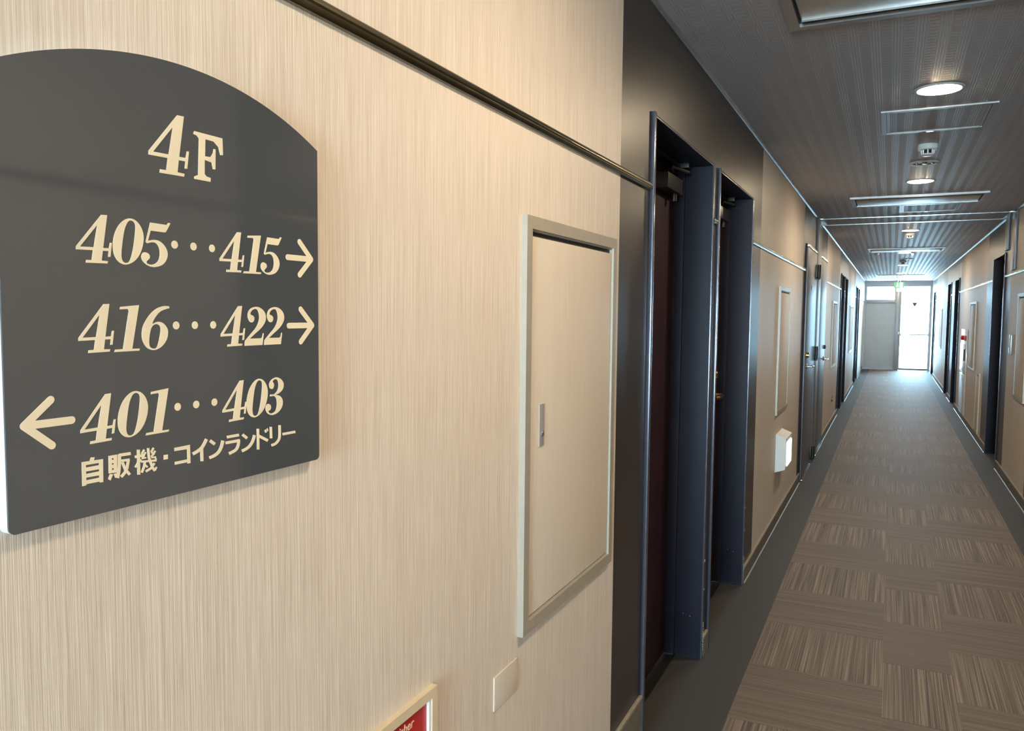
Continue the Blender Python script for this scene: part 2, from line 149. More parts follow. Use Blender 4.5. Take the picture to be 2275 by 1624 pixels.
def floor_mat():
    t = NT('carpet_tile_floor'); x, y, z = t.coord()
    inside = t.math('MULTIPLY', t.math('GREATER_THAN', x, .195), t.math('LESS_THAN', x, 1.456))
    mid = t.math('MULTIPLY', t.math('GREATER_THAN', x, .70), t.math('LESS_THAN', x, .955))
    last = t.math('GREATER_THAN', x, .955)
    v = t.math('DIVIDE', t.math('SUBTRACT', y, t.math('SUBTRACT', 3.32, t.math('MULTIPLY', mid, .25))), .5)
    row = t.math('FLOOR', v)
    par = t.math('FLOORED_MODULO', row, 2.0)                    # 0: stripes along y
    tid = t.math('ADD', t.math('MULTIPLY', row, 7.31), t.math('ADD', t.math('MULTIPLY', mid, 3.7), t.math('MULTIPLY', last, 11.9)))
    s = t.math('ADD', t.math('MULTIPLY', x, t.math('SUBTRACT', 1.0, par)), t.math('MULTIPLY', y, par))
    q = t.math('ADD', t.math('MULTIPLY', y, t.math('SUBTRACT', 1.0, par)), t.math('MULTIPLY', x, par))
    st = t.noise(t.vec(t.math('MULTIPLY', s, 205.0), t.math('MULTIPLY', q, 1.3), tid), 1, 1.5, .6)
    st2 = t.noise(t.vec(t.math('MULTIPLY', s, 26.0), t.math('MULTIPLY', q, .8), tid), 1, 1)
    pile = t.noise(t.vec(x, y, z), 700, 2)
    f = t.math('ADD', t.math('MULTIPLY', st, .75), t.math('ADD', t.math('MULTIPLY', st2, .16), t.math('MULTIPLY', pile, .12)))
    lit = t.ramp(f, [(.36, (.060, .042, .033)), (.49, (.150, .112, .085)), (.56, (.225, .172, .130)), (.68, (.38, .30, .225))])  # tiles striped along y: bolder stripe contrast of their own
    soft_stripes = t.ramp(f, [(.34, (.085, .060, .046)), (.52, (.165, .122, .093)), (.68, (.24, .182, .138))])  # tiles striped across: weaker stripe contrast
    carpet = t.mix(par, lit, soft_stripes)
    tint = t.noise(t.vec(tid, 4.0, 2.0), 3.1, 0)
    carpet = t.mix(t.math('MULTIPLY', tint, .35), carpet, (.16, .105, .075))
    fr = t.math('FRACT', v); seam = t.math('LESS_THAN', fr, .006)
    carpet = t.mix(t.math('MULTIPLY', seam, .6), carpet, (.05, .035, .025))
    bn = t.noise(t.vec(x, y, z), 260, 3)
    border = t.ramp(bn, [(.3, (.031, .027, .025)), (.7, (.054, .047, .044))])
    t.base(t.mix(inside, border, carpet)); t.set(Roughness=.60, Sheen_Weight=.05, Sheen_Roughness=.4)
    t.b.inputs['Specular IOR Level'].default_value = .45
    t.bump(t.math('ADD', t.math('MULTIPLY', st, inside), pile), .5, .002); return t.m
M_FLOOR = floor_mat()

# ------------------------------------------------------------------ mesh helpers
class MB:
    def __init__(s): s.bm = bmesh.new()
    def _merge(s, b, mi):
        vm = {v: s.bm.verts.new(v.co) for v in b.verts}
        for f in b.faces:
            try:
                g = s.bm.faces.new([vm[v] for v in f.verts]); g.material_index = mi if mi is not None else f.material_index
            except ValueError: pass
        b.free()
    def box(s, x0, x1, y0, y1, z0, z1, b=0.0, mi=0):
        x0, x1 = sorted((x0, x1)); y0, y1 = sorted((y0, y1)); z0, z1 = sorted((z0, z1))
        t = bmesh.new(); bmesh.ops.create_cube(t, size=1)
        for v in t.verts: v.co = Vector(((x0 + x1) / 2 + v.co.x * (x1 - x0), (y0 + y1) / 2 + v.co.y * (y1 - y0), (z0 + z1) / 2 + v.co.z * (z1 - z0)))
        if b: bmesh.ops.bevel(t, geom=t.edges[:], offset=b, segments=2, profile=.7, affect='EDGES')
        s._merge(t, mi); return s
    def lathe(s, prof, c=(0, 0, 0), axis='z', n=40, mi=0):
        """profile of (radius, along) turned about an axis"""
        t = bmesh.new(); rings = []
        for r, h in prof:
            if r < 1e-6: rings.append([t.verts.new(s._ax(0, 0, h, axis, c))])
            else: rings.append([t.verts.new(s._ax(r * math.cos(2 * PI * k / n), r * math.sin(2 * PI * k / n), h, axis, c)) for k in range(n)])
        for a, b in zip(rings, rings[1:]):
            for k in range(n):
                q = [a[k % len(a)], a[(k + 1) % len(a)], b[(k + 1) % len(b)], b[k % len(b)]]
                u = []
                for v in q:
                    if v not in u: u.append(v)
                if len(u) > 2: t.faces.new(u)
        bmesh.ops.recalc_face_normals(t, faces=t.faces[:]); s._merge(t, mi); return s
    @staticmethod
    def _ax(a, b, h, axis, c):
        p = {'z': (a, b, h), 'x': (h, a, b), 'y': (b, h, a)}[axis]
        return Vector((p[0] + c[0], p[1] + c[1], p[2] + c[2]))
    def prism(s, loops, fn, mi=0):
        """loops of 2-D points; fn(u, v, k) gives the point on the back (0) or the front (1)"""
        t = bmesh.new()
        L3 = [[Vector((u, v, 0)) for u, v in l] for l in loops]
        tri = tessellate_polygon(L3); flat = [p for l in loops for p in l]
        B = [t.verts.new(fn(u, v, 0)) for u, v in flat]; F = [t.verts.new(fn(u, v, 1)) for u, v in flat]
        for a in tri:
            for V in (B, F):
                try: t.faces.new([V[i] for i in a])
                except ValueError: pass
        o = 0
        for l in loops:
            n = len(l)
            for k in range(n):
                i, j = o + k, o + (k + 1) % n
                try: t.faces.new((B[i], B[j], F[j], F[i]))
                except ValueError: pass
            o += n
        bmesh.ops.recalc_face_normals(t, faces=t.faces[:]); s._merge(t, mi); return s
    def tube(s, pts, r, n=12, mi=0):
        t = bmesh.new(); P = [Vector(p) for p in pts]; rings = []
        up = Vector((0, 0, 1))
        for i, p in enumerate(P):
            d = (P[min(i + 1, len(P) - 1)] - P[max(i - 1, 0)]).normalized()
            a = d.cross(up)
            if a.length < 1e-3: a = d.cross(Vector((1, 0, 0)))
            a.normalize(); b = d.cross(a)
            rings.append([t.verts.new(p + r * (math.cos(2 * PI * k / n) * a + math.sin(2 * PI * k / n) * b)) for k in range(n)])
        for A, B in zip(rings, rings[1:]):
            for k in range(n): t.faces.new((A[k], A[(k + 1) % n], B[(k + 1) % n], B[k]))
        t.faces.new(rings[0]); t.faces.new(rings[-1])
        bmesh.ops.recalc_face_normals(t, faces=t.faces[:]); s._merge(t, mi); return s
    def ring(s, x0, x1, y0, y1, w, fn, mi=0):
        """rectangular frame in 2-D, extruded by fn"""
        return s.prism([[(x0, y0), (x1, y0), (x1, y1), (x0, y1)], [(x0 + w, y0 + w), (x0 + w, y1 - w), (x1 - w, y1 - w), (x1 - w, y0 + w)]], fn, mi)
    def build(s, name, mats, parent=None, loc=None, smooth=True):
        me = bpy.data.meshes.new(name); s.bm.to_mesh(me); s.bm.free()
        for m in (mats if isinstance(mats, (list, tuple)) else [mats]): me.materials.append(m)
        if smooth:
            me.polygons.foreach_set('use_smooth', [True] * len(me.polygons)); me.set_sharp_from_angle(angle=math.radians(32))
        o = bpy.data.objects.new(name, me); COL.objects.link(o)
        if parent: o.parent = parent
        if loc: o.location = loc
        return o

def tag(o, label=None, cat=None, group=None, kind=None):
    if label: o['label'] = label
    if cat: o['category'] = cat
    if group: o['group'] = group
    if kind: o['kind'] = kind
    return o
def thing(name, loc, label, cat, group=None, kind=None):
    o = bpy.data.objects.new(name, None); COL.objects.link(o); o.location = loc; o.empty_display_size = .05
    return tag(o, label, cat, group, kind)
def dup(root, loc, label):
    r = root.copy(); COL.objects.link(r); r.location = loc; r['label'] = label
    for ch in list(root.children):
        c = ch.copy(); COL.objects.link(c); c.parent = r
        for g in list(ch.children):
            d = g.copy(); COL.objects.link(d); d.parent = c
    return r

# ------------------------------------------------------------------ the place
XR, ZC, YE, YB = 1.633, 2.382, 23.5, -5.0        # right wall, ceiling, end wall, wall behind
T = .30                                          # wall thickness
RAILZ = 1.834

# doors along the corridor: (outer y0, outer y1)
LEFT_DOORS = [(2.36, 3.285), (3.37, 4.295), (12.39, 13.31), (13.395, 14.32), (17.78, 18.70), (18.79, 19.71)]
RIGHT_DOORS = [(8.73, 9.70), (14.22, 15.18), (16.08, 17.03), (21.5, 22.45)]
LEFT_DARK = [(2.072, 4.615), (6.99, 9.60), (12.10, 14.63), (17.50, 20.0)]
RIGHT_DARK = [(2.3, 7.03), (8.35, 10.30), (14.05, 17.25), (21.2, 22.75)]
ZD = 2.06                                        # top of a door frame

def wall_strip(m, x0, x1, doors, dark):
    cuts = sorted({YB - T, YE + .2, *[v for d in doors for v in d], *[v for d in dark for v in d]})
    for a, b in zip(cuts, cuts[1:]):
        c = (a + b) / 2
        mi = 1 if any(p < c < q for p, q in dark) else 0
        z0 = ZD if any(p < c < q for p, q in doors) else 0
        m.box(x0, x1, a, b, z0, ZC, 0, mi)
m = MB(); wall_strip(m, -T, 0, LEFT_DOORS, LEFT_DARK)
tag(m.build('wall_left', [M_BEIGE, M_DARK], smooth=False), 'long wall with beige thread wallpaper and dark door zones, behind the direction sign', 'wall', kind='structure')
m = MB(); wall_strip(m, XR, XR + T, RIGHT_DOORS, RIGHT_DARK)
tag(m.build('wall_right', [M_BEIGE, M_DARK], smooth=False), 'opposite corridor wall in beige and dark brown, facing the sign wall', 'wall', kind='structure')
m = MB(); m.box(-.35, XR + .35, YB - T, YE + 2.5, -.12, 0)
tag(m.build('floor', [M_FLOOR], smooth=False), 'corridor floor of brown striped carpet tiles with charcoal borders', 'floor', kind='structure')
m = MB(); m.box(-.35, XR + .35, YB - T, YE + .2, ZC, ZC + .15)
tag(m.build('ceiling', [M_CEIL], smooth=False), 'grey embossed ceiling running the length of the corridor', 'ceiling', kind='structure')

# wall behind the camera, with the lift hall window that daylights the sign wall
WB = (.25, 1.45, .75, 2.15)
m = MB(); m.box(0, WB[0], YB - T, YB, 0, ZC); m.box(WB[1], XR, YB - T, YB, 0, ZC)
m.box(WB[0], WB[1], YB - T, YB, 0, WB[2]); m.box(WB[0], WB[1], YB - T, YB, WB[3], ZC)
tag(m.build('wall_back', [M_BEIGE], smooth=False), 'wall at the near end of the corridor with a window in it', 'wall', kind='structure')
w = thing('window_2', (WB[0], YB - .12, WB[2]), 'aluminium framed window in the near end wall', 'window', kind='structure')
W_, H_ = WB[1] - WB[0], WB[3] - WB[2]
MB().ring(0, W_, 0, H_, .045, lambda u, v, k: (u, -.03 + .06 * k, v)).box(W_ / 2 - .02, W_ / 2 + .02, -.02, .02, .045, H_ - .045).build('window_frame', M_ENDALU, w)
MB().box(.045, W_ - .045, -.003, .003, .045, H_ - .045).build('window_pane', M_GLASS, w)

# ---- doors: recessed steel frames with maroon leaves
dcount = [0]
def room_door(x, s, y0, y1, label, handle_far=True, closer=False, chips=False):
    """x: wall face, s: +1 for the left wall (room on -x), -1 for the right wall"""
    dcount[0] += 1
    d = thing('door_%d' % dcount[0], (x, y0, 0), label, 'door', kind='structure')
    w = y1 - y0; X = lambda v: v * s
    f = MB(); fw, top = .034, ZD - .012
    for a, b in ((0, fw), (w - fw, w)):
        f.box(X(-.150), X(.004), a, b, 0, top, .002)
    f.box(X(-.150), X(.004), 0, w, top, ZD, .002)
    for a, b in ((fw, fw + .014), (w - fw - .014, w - fw)): f.box(X(-.150), X(-.105), a, b, 0, top, .002)
    f.box(X(-.150), X(-.105), fw, w - fw, top - .014, top, .002)
    fr = f.build('frame', M_NAVY, d)
    e = MB()                                    # bright rounded nose of the frame, standing proud of the wall
    e.box(X(.003), X(.013), 0, .020, 0, ZD, .004); e.box(X(.003), X(.011), w - fw, w - fw + .010, 0, ZD - .012, .003); e.box(X(.003), X(.006), .02, w - fw, ZD - .011, ZD - .007, .001)
    e.build('frame_edge', M_EDGE, fr)
    if chips:
        c = MB(); rnd = random.Random(2)
        for z in [.02 + .011 * k for k in range(14)] + [.30, .33, .42, .47]:
            if rnd.random() < .75:
                h = rnd.uniform(.003, .011); c.box(X(.0125), X(.0142), w - fw + rnd.uniform(-.004, .003), w - fw + rnd.uniform(.004, .007), z, z + h)
        for k in range(2):
            z = rnd.uniform(.03, .35); v = rnd.uniform(-.09, -.01); c.box(X(v), X(v + rnd.uniform(.002, .004)), w - fw - .0012, w - fw + .001, z, z + rnd.uniform(.001, .003))
        c.build('paint_chips', M_CHIP, fr)
    lf = MB().box(X(-.190), X(-.147), fw + .002, w - fw - .002, .008, top - .002, .002).build('leaf', M_MAROON, d)
    MB().box(X(-.20), X(-.10), fw, w - fw, 0, .004, .001).build('threshold', M_GUNMETAL, d)
    hy = w - fw - .10 if handle_far else fw + .10
    dirn = -1 if handle_far else 1
    h = MB()
    h.lathe([(0, 0), (.026, 0), (.026, X(.006) * s), (.012, .010), (.010, .045), (0, .045)], (X(-.147), hy, 1.03), 'x') if s > 0 else h.lathe([(0, 0), (.026, 0), (.026, -.006), (.012, -.010), (.010, -.045), (0, -.045)], (X(-.147), hy, 1.03), 'x')
    h.tube([(X(-.105), hy, 1.03), (X(-.098), hy + dirn * .02, 1.03), (X(-.098), hy + dirn * .115, 1.027), (X(-.112), hy + dirn * .125, 1.026)], .0085)
    h.build('lever_handle', M_BRASS, d)
    b = MB(); q = .018 * s
    b.lathe([(0, 0), (.026, 0), (.026, q * .5), (.020, q), (0, q * 1.1)], (X(-.147), hy, 1.135), 'x'); b.build('deadbolt', M_BRASS, d)
    if closer:
        cb = MB(); yc = w - fw - .30
        cb.box(X(-.147), X(-.098), yc, yc + .23, 1.925, 1.985, .006)
        cb.lathe([(0, 0), (.013, 0), (.013, -.03), (0, -.032)], (X(-.12), yc + .17, 1.925)); cl = cb.build('door_closer', M_GUNMETAL, d)
        a = MB(); a.box(X(-.14), X(-.07), yc + .20, yc + .225, 2.030, top + .001, .002)
        a.tube([(X(-.122), yc + .16, 1.985), (X(-.122), yc + .16, 2.01), (X(-.10), yc + .05, 2.012), (X(-.075), yc + .215, 2.013)], .007); a.build('closer_arm', M_GUNMETAL, cl)
    return d
room_door(0, 1, *LEFT_DOORS[0], 'maroon room door in navy frame, nearest on the sign wall', False, True, True)
room_door(0, 1, *LEFT_DOORS[1], 'maroon room door with brass lever, next door beyond the nearest one', True, True, True)
room_door(0, 1, *LEFT_DOORS[2], 'dark recessed door just beyond the second wall panel on the sign wall', True)
room_door(0, 1, *LEFT_DOORS[3], 'dark recessed door, farther one of the middle pair on the sign wall', False)
room_door(0, 1, *LEFT_DOORS[4], 'dark recessed door, nearer one of the last pair before the exit', True)
room_door(0, 1, *LEFT_DOORS[5], 'dark recessed door, last one on the sign wall before the exit', False)
room_door(XR, -1, *RIGHT_DOORS[0], 'tall dark recessed doorway opposite the fire door, right wall', True)
room_door(XR, -1, *RIGHT_DOORS[1], 'narrow looking dark doorway right behind the white hydrant cabinet', True)
room_door(XR, -1, *RIGHT_DOORS[2], 'dark doorway on the right wall, third from the viewer', False)
room_door(XR, -1, *RIGHT_DOORS[3], 'blue lit doorway on the right wall beside the exit end', True)

# ---- the fire door folded back on the left wall, its post, and the flush steel door beyond it
d = thing('door_11', (0, 7.2, 0), 'steel fire door leaf folded flat against the sign wall with big hinges', 'door', kind='structure')
lf = MB().box(0, .018, -.02, .90, .012, 2.03, .003).build('leaf', M_STEEL, d)
MB().box(0, .010, -.055, -.022, 0, 2.06, .002).box(0, .012, -.022, .93, 2.032, 2.06, .003).build('frame', M_NAVY, d)
MB().box(0, .022, -.02, .90, 2.036, 2.058, .004).build('head_strip', M_ALU, d)
for z in (1.87, 1.09, .12):
    hg = MB().lathe([(0, -.062), (.017, -.062), (.017, .062), (0, .062)], (.036, .905, z), n=16).box(.018, .027, .80, .90, z - .06, z + .06, .003).build('hinge', M_GUNMETAL, d)
    MB().lathe([(0, 0), (.016, 0), (.013, -.014), (0, -.018)], (.036, .905, z - .062), n=16).build('hinge_cap', M_CHROME, hg)
MB().lathe([(0, 0), (.024, 0), (.024, .006), (.011, .010), (.009, .05), (0, .05)], (.018, .135, 1.0), 'x').tube([(.062, .135, 1.0), (.068, .155, 1.0), (.068, .27, .998), (.055, .285, .998)], .0085).build('lever_handle', M_CHROME, d)
MB().lathe([(0, 0), (.026, 0), (.024, .022), (0, .026)], (.018, .135, 1.10), 'x').build('deadbolt', M_BRASS, d)
MB().lathe([(0, 0), (.022, 0), (.022, .004), (.014, .007), (0, .007)], (.018, .42, 1.70), 'x').build('door_viewer', M_CHROME, d)
MB().box(0, .024, .05, .92, 0, .006, .002).build('threshold', M_ALU, d)
d = thing('door_12', (0, 8.58, 0), 'flush steel door with lever handle, just beyond the fire door post', 'door', kind='structure')
MB().box(0, .012, .05, .93, .012, 2.03, .003).build('leaf', M_STEEL, d)
MB().box(0, .010, .01, .05, 0, 2.06, .002).box(0, .010, .93, .97, 0, 2.06, .002).box(0, .012, .05, .93, 2.032, 2.06, .003).build('frame', M_NAVY, d)
MB().box(0, .022, .06, .92, 2.036, 2.058, .004).build('head_strip', M_ALU, d)
MB().lathe([(0, 0), (.024, 0), (.024, .006), (.011, .010), (.009, .05), (0, .05)], (.012, .80, .97), 'x').tube([(.056, .80, .97), (.062, .78, .97), (.062, .66, .97)], .0085).build('lever_handle', M_CHROME, d)
MB().lathe([(0, 0), (.022, 0), (.020, .020), (0, .024)], (.012, .80, 1.10), 'x').build('deadbolt', M_GUNMETAL, d)
MB().box(0, .024, .05, .93, 0, .006, .002).build('threshold', M_ALU, d)

# post, ceiling frame and hanging strip of the smoke screen
m = MB().box(0, .022, 8.135, 8.55, 0, ZC, .002).box(XR - .020, XR, 8.56, 8.74, 2.07, ZC, .002)
tag(m.build('trim_1', M_STEEL), 'grey steel post carrying the fire door hinges at the ceiling frame', 'post', kind='structure')
m = MB().box(0, XR, 8.205, 8.228, ZC - .010, ZC, .002).box(0, XR, 8.765, 8.788, ZC - .010, ZC, .002).box(0, .05, 8.2, 8.8, ZC - .008, ZC, .002).box(XR - .05, XR, 8.2, 8.8, ZC - .008, ZC, .002)
tag(m.build('trim_2', M_ALU), 'pair of thin aluminium strips crossing the ceiling between the walls', 'ceiling trim', kind='structure')
m = MB().box(XR - .016, XR, 8.06, 8.30, 1.865, ZC, .003)
tag(m.build('trim_3', M_STEEL), 'grey vertical strip hanging from the ceiling onto the right wall rail', 'wall trim', kind='structure')

# ---- picture rails, skirtings and ceiling edge beads
def gaps(doors, extra=()):
    pts = sorted([*doors, *extra]); out = []; a = YB
    for p, q in pts:
        if p > a: out.append((a, p))
        a = q
    out.append((a, YE)); return out
RP = [(0, -.011), (.007, -.011), (.010, -.007), (.0105, -.002), (.008, 0), (.0105, .002), (.010, .007), (.007, .011), (0, .011)]
for nm, x, s, doors, extra, lab in (('trim_4', 0, 1, LEFT_DOORS, [(7.145, 8.13), (8.135, 8.55), (8.59, 9.55)], 'slim bronze rail running along the sign wall above the sign'),
                                    ('trim_5', XR, -1, RIGHT_DOORS, [], 'slim bronze rail running along the right wall')):
    m = MB()
    for a, b in gaps(doors, extra): m.prism([RP], lambda u, v, k: (x + s * u, a + .004 + (b - a - .008) * k, RAILZ + v))
    tag(m.build(nm, M_BRONZE), lab, 'picture rail', kind='structure')
for nm, x, s, doors, extra, lab in (('baseboard_left', 0, 1, LEFT_DOORS, [(7.145, 8.135), (8.135, 8.55), (8.59, 9.55)], 'grey brown skirting along the foot of the sign wall'),
                                    ('baseboard_right', XR, -1, RIGHT_DOORS, [], 'grey brown skirting along the foot of the right wall')):
    m = MB()
    for a, b in gaps(doors, extra):
        h = .245 if (s > 0 and b < 2.5) else .088
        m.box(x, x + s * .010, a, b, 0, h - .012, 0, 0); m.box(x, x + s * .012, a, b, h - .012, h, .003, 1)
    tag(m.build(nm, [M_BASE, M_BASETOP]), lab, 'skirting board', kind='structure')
for nm, x, s, doors, extra, lab in (('trim_6', .010, 1, LEFT_DOORS, [(7.145, 8.135), (8.135, 8.55), (8.59, 9.55)], 'shiny narrow floor bead along the left skirting'),
                                    ('trim_7', XR - .010, -1, RIGHT_DOORS, [], 'shiny narrow floor bead along the right skirting')):
    m = MB()
    for a, b in gaps(doors, extra):
        if b > 4.4: m.prism([[(0, 0), (.008, 0), (.006, .004), (.002, .006), (0, .006)]], lambda u, v, k: (x + s * u, max(a, 4.3) + (b - max(a, 4.3)) * k, v))
    tag(m.build(nm, M_BEAD), lab, 'floor trim', kind='structure')
for nm, x, s, lab in (('trim_8', 0, 1, 'thin bead where the ceiling meets the sign wall'), ('trim_9', XR, -1, 'thin bead where the ceiling meets the right wall')):
    m = MB().prism([[(0, 0), (.014, 0), (.010, -.008), (.004, -.012), (0, -.012)]], lambda u, v, k: (x + s * u, YB + (YE - YB) * k, ZC + v))
    tag(m.build(nm, M_BEAD), lab, 'ceiling bead', kind='structure')

# ---- end wall: grey fixed panel, transom window, glazed exit door
y = YE
m = MB()
m.box(-.02, .035, y, y + .12, 0, ZC); m.box(1.60, XR + .02, y, y + .12, 0, ZC); m.box(.035, 1.60, y, y + .12, 2.262, ZC)
m.box(.77, .885, y - .01, y + .12, 0, 2.262, .004); m.box(.035, .77, y, y + .12, 1.80, 1.862, .003); m.box(.035, .77, y, y + .12, 0, .05)
m.box(.035, .77, y + .03, y + .07, .05, 1.80, 0, 1)
tag(m.build('wall_end', [M_ENDALU, M_ENDGREY]), 'grey end wall of aluminium posts with a fixed solid panel', 'wall', kind='structure')
w = thing('window_1', (.035, y + .04, 1.862), 'small bright transom window above the grey end panel', 'window', kind='structure')
MB().ring(0, .735, 0, .40, .028, lambda u, v, k: (u, -.02 + .05 * k, v)).build('window_frame', M_ENDALU, w)
MB().box(.028, .707, 0, .006, .028, .372).build('window_pane', M_GLASS, w)
d = thing('door_13', (.885, y + .03, 0), 'bright glazed exit door at the far end of the corridor', 'door', kind='structure')
f = MB().ring(0, .715, .01, 2.262, .022, lambda u, v, k: (u, -.02 + .06 * k, v)); f.box(.02, .695, -.02, .04, .01, .06, .002); fr = f.build('frame', M_ENDALU, d)
pn = MB().box(.02, .695, .006, .012, .05, 2.245).build('glass_pane', M_GLASS, d)
tri = MB().prism([[(.273, 1.815), (.411, 1.815), (.342, 1.690)]], lambda u, v, k: (u, .002 + .002 * k, v)).build('rescue_triangle', plain('backlit_film', (.10, .09, .10), .6), d)  # red film seen against the light; silhouette darkness put into its colour
pb = MB().tube([(.03, -.035, .965), (.69, -.035, .965)], .016).box(.015, .05, -.045, -.018, .93, 1.0, .004).box(.67, .70, -.045, -.018, .93, 1.0, .004).build('push_bar', M_ALU, d)
MB().box(-.03, .0, -.07, -.035, .94, 1.03, .006).box(-.02, 0, -.036, -.02, .95, 1.02).build('lock_case', M_ALU, d)
m = MB().box(-2, 4, YE + 2.5, YE + 6, -.3, -.05)
tag(m.build('exterior_landing', M_CONC), 'pale landing outside the glazed exit door', 'landing', kind='structure')

# ------------------------------------------------------------------ the direction sign
SY0, SY1, SZ0, SZ1 = .4045, .8045, 1.2575, 1.6515
ST = .012
arc = []
R_ = .4448; cz = 1.699 - R_
a0 = math.asin(.2 / R_)
for k in range(41):
    a = a0 - 2 * a0 * k / 40; arc.append((.6045 + R_ * math.sin(a), cz + R_ * math.cos(a)))
r = .006
corner = lambda cy, cz_, a: [(cy + r * math.cos(math.radians(a + 15 * k)), cz_ + r * math.sin(math.radians(a + 15 * k))) for k in range(7)]
outl = corner(SY0 + r, SZ0 + r, 180) + corner(SY1 - r, SZ0 + r, 270) + arc
S0 = (0, .6045, 1.2575)
sg = thing('direction_sign', S0, 'dark arched floor sign with cream room numbers and arrows', 'sign')
def off(dx0, dx1): return lambda u, v, k: (dx0 + (dx1 - dx0) * k, u - S0[1], v - S0[2])
MB().prism([outl], off(.0, ST - .002)).build('backing', M_SIGNSIDE, sg)
MB().prism([outl], off(ST - .002, ST)).build('face', M_SIGN, sg)
XT = (ST, ST + .0003)
def put_glyphs(name, items, mat=M_CREAM):
    m = MB()
    for g, left, base, sc in items:
        m.prism([[(left + u * .001 * sc, base + v * .001 * sc) for u, v in l] for l in GLYPH[g]], off(*XT))
    return m.build(name, mat, sg, smooth=False)
put_glyphs('floor_number', [('4', .5514, 1.5857, 1.362), ('F', .607, 1.586, 1.0)])
rows = [(1.4915, [('4', .4721), ('0', .5095), ('5', .5405)], [('4', .6403), ('1', .6750), ('5', .7025)]),
        (1.4090, [('4', .4721), ('1', .5083), ('6', .5391)], [('4', .6403), ('2', .6756), ('2', .7065)]),
        (1.3247, [('4', .4716), ('0', .5103), ('1', .5411)], [('4', .6412), ('0', .6775), ('3', .7076)])]
for base, a, b in rows:
    put_glyphs('room_number', [(g, l, base, 1.0) for g, l in a]); put_glyphs('room_number', [(g, l, base, 1.0) for g, l in b])
    m = MB()
    for yc in (.5808, .6050, .6300):
        m.prism([[(yc + .0041 * math.cos(2 * PI * k / 24), base + .0243 + .0041 * math.sin(2 * PI * k / 24)) for k in range(24)]], off(*XT))
    m.build('ellipsis', M_CREAM, sg, smooth=False)
def capsule(p, q, w):
    p, q = Vector(p), Vector(q); a = math.atan2((q - p).y, (q - p).x)
    return [tuple(q + Vector((math.cos(a - PI / 2 + PI * k / 10), math.sin(a - PI / 2 + PI * k / 10))) * w / 2) for k in range(11)] + \
           [tuple(p + Vector((math.cos(a + PI / 2 + PI * k / 10), math.sin(a + PI / 2 + PI * k / 10))) * w / 2) for k in range(11)]
def arrow(tip, tail, armx, zc):
    m = MB(); h = .0202
    for i, (p, q) in enumerate((((tail, zc), (tip, zc)), ((armx, zc + h), (tip, zc)), ((armx, zc - h), (tip, zc)))):
        m.prism([capsule(p, q, .0070)], off(ST, ST + .0003 + i * .00002))
    m.build('arrow', M_CREAM, sg, smooth=False)
arrow(.7915, .7482, .7697, 1.5143); arrow(.7925, .7492, .7707, 1.4312); arrow(.4200, .4635, .4443, 1.3492)
m = MB()
for i, loops in enumerate(JAPANESE):
    m.prism([[(.47 + u * .001, 1.286 + v * .001) for u, v in l] for l in loops], off(ST, ST + .0003 + (i % 7) * .00001))
m.build('vending_laundry_text', M_CREAM, sg, smooth=False)

# ------------------------------------------------------------------ wall panels and fittings
def wall_panel(x, s, y0, y1, z0, z1, label, latch=True, depth=.013, grp='framed access panels on the walls'):
    o = thing('access_panel', (x, y0, z0), label, 'access panel', grp)
    w, h = y1 - y0, z1 - z0; X = lambda v: v * s
    MB().ring(0, w, 0, h, .026, lambda u, v, k: (X(depth * k), u, v)).ring(.026, w - .026, .026, h - .026, .004, lambda u, v, k: (X((depth - .005) * k), u, v)).build('frame', M_CHAMP, o, smooth=False)
    dr = MB().box(X(.001), X(.008), .032, w - .032, .032, h - .040, .001).build('door', M_PANEL, o)
    MB().box(X(.0005), X(.002), .030, w - .030, .030, h - .030).build('gap', M_BLACK, o)  # black sheet paints the shade in the gap round the door
    if latch:
        l = MB().ring(.078, .104, .388, .478, .0022, lambda u, v, k: (X(.008 + .0025 * k), u, v)); l.build('latch_rim', M_CHAMP, o, smooth=False)
        ld = MB().box(X(.008), X(.0105), .080, .102, .390, .476, .0008); ld.build('latch', M_GREYP, o)
        MB().lathe([(0, 0), (.006, 0), (.006, .0015 * s), (.004, .0015 * s), (.004, .0005 * s), (0, .0005 * s)], (X(.0105), .092, .414), 'x', 20).box(X(.0105), X(.0125), .0905, .0935, .409, .419, .0004).build('keyhole', M_CHROME, o)
    return o
wall_panel(0, 1, 1.444, 2.016, .777, 1.646, 'large beige framed access panel with grey latch, right beside the sign')
wall_panel(0, 1, 5.475, 6.06, .777, 1.64, 'slim looking framed access panel on the sign wall above the night light', False, .012)
wall_panel(0, 1, 10.77, 11.60, .777, 1.635, 'framed access panel on the sign wall beyond the flush steel door', False, .012)
wall_panel(0, 1, 15.40, 16.60, .777, 1.635, 'pale framed access panel on the sign wall before the last pair of doors', False, .012)
wall_panel(XR, -1, 7.22, 7.77, .777, 1.645, 'framed access panel on the right wall next to the grey wall switch', False, .012)
wall_panel(XR, -1, 11.36, 12.14, .777, 1.640, 'framed access panel on the right wall beside the white hydrant cabinet', False, .012)
wall_panel(XR, -1, 10.55, 10.95, .09, .79, 'narrow low access panel near the floor on the right wall', False, .012)
wall_panel(XR, -1, 18.6, 19.25, .777, 1.61, 'faint washed out access panel on the right wall near the exit', False, .012)

o = tag(MB().box(-.0005, .0026, 1.335, 1.441, .667, .735, .0008).build('blank_plate', M_PANEL), 'blank beige cover plate on the wall under the large access panel', 'cover plate')

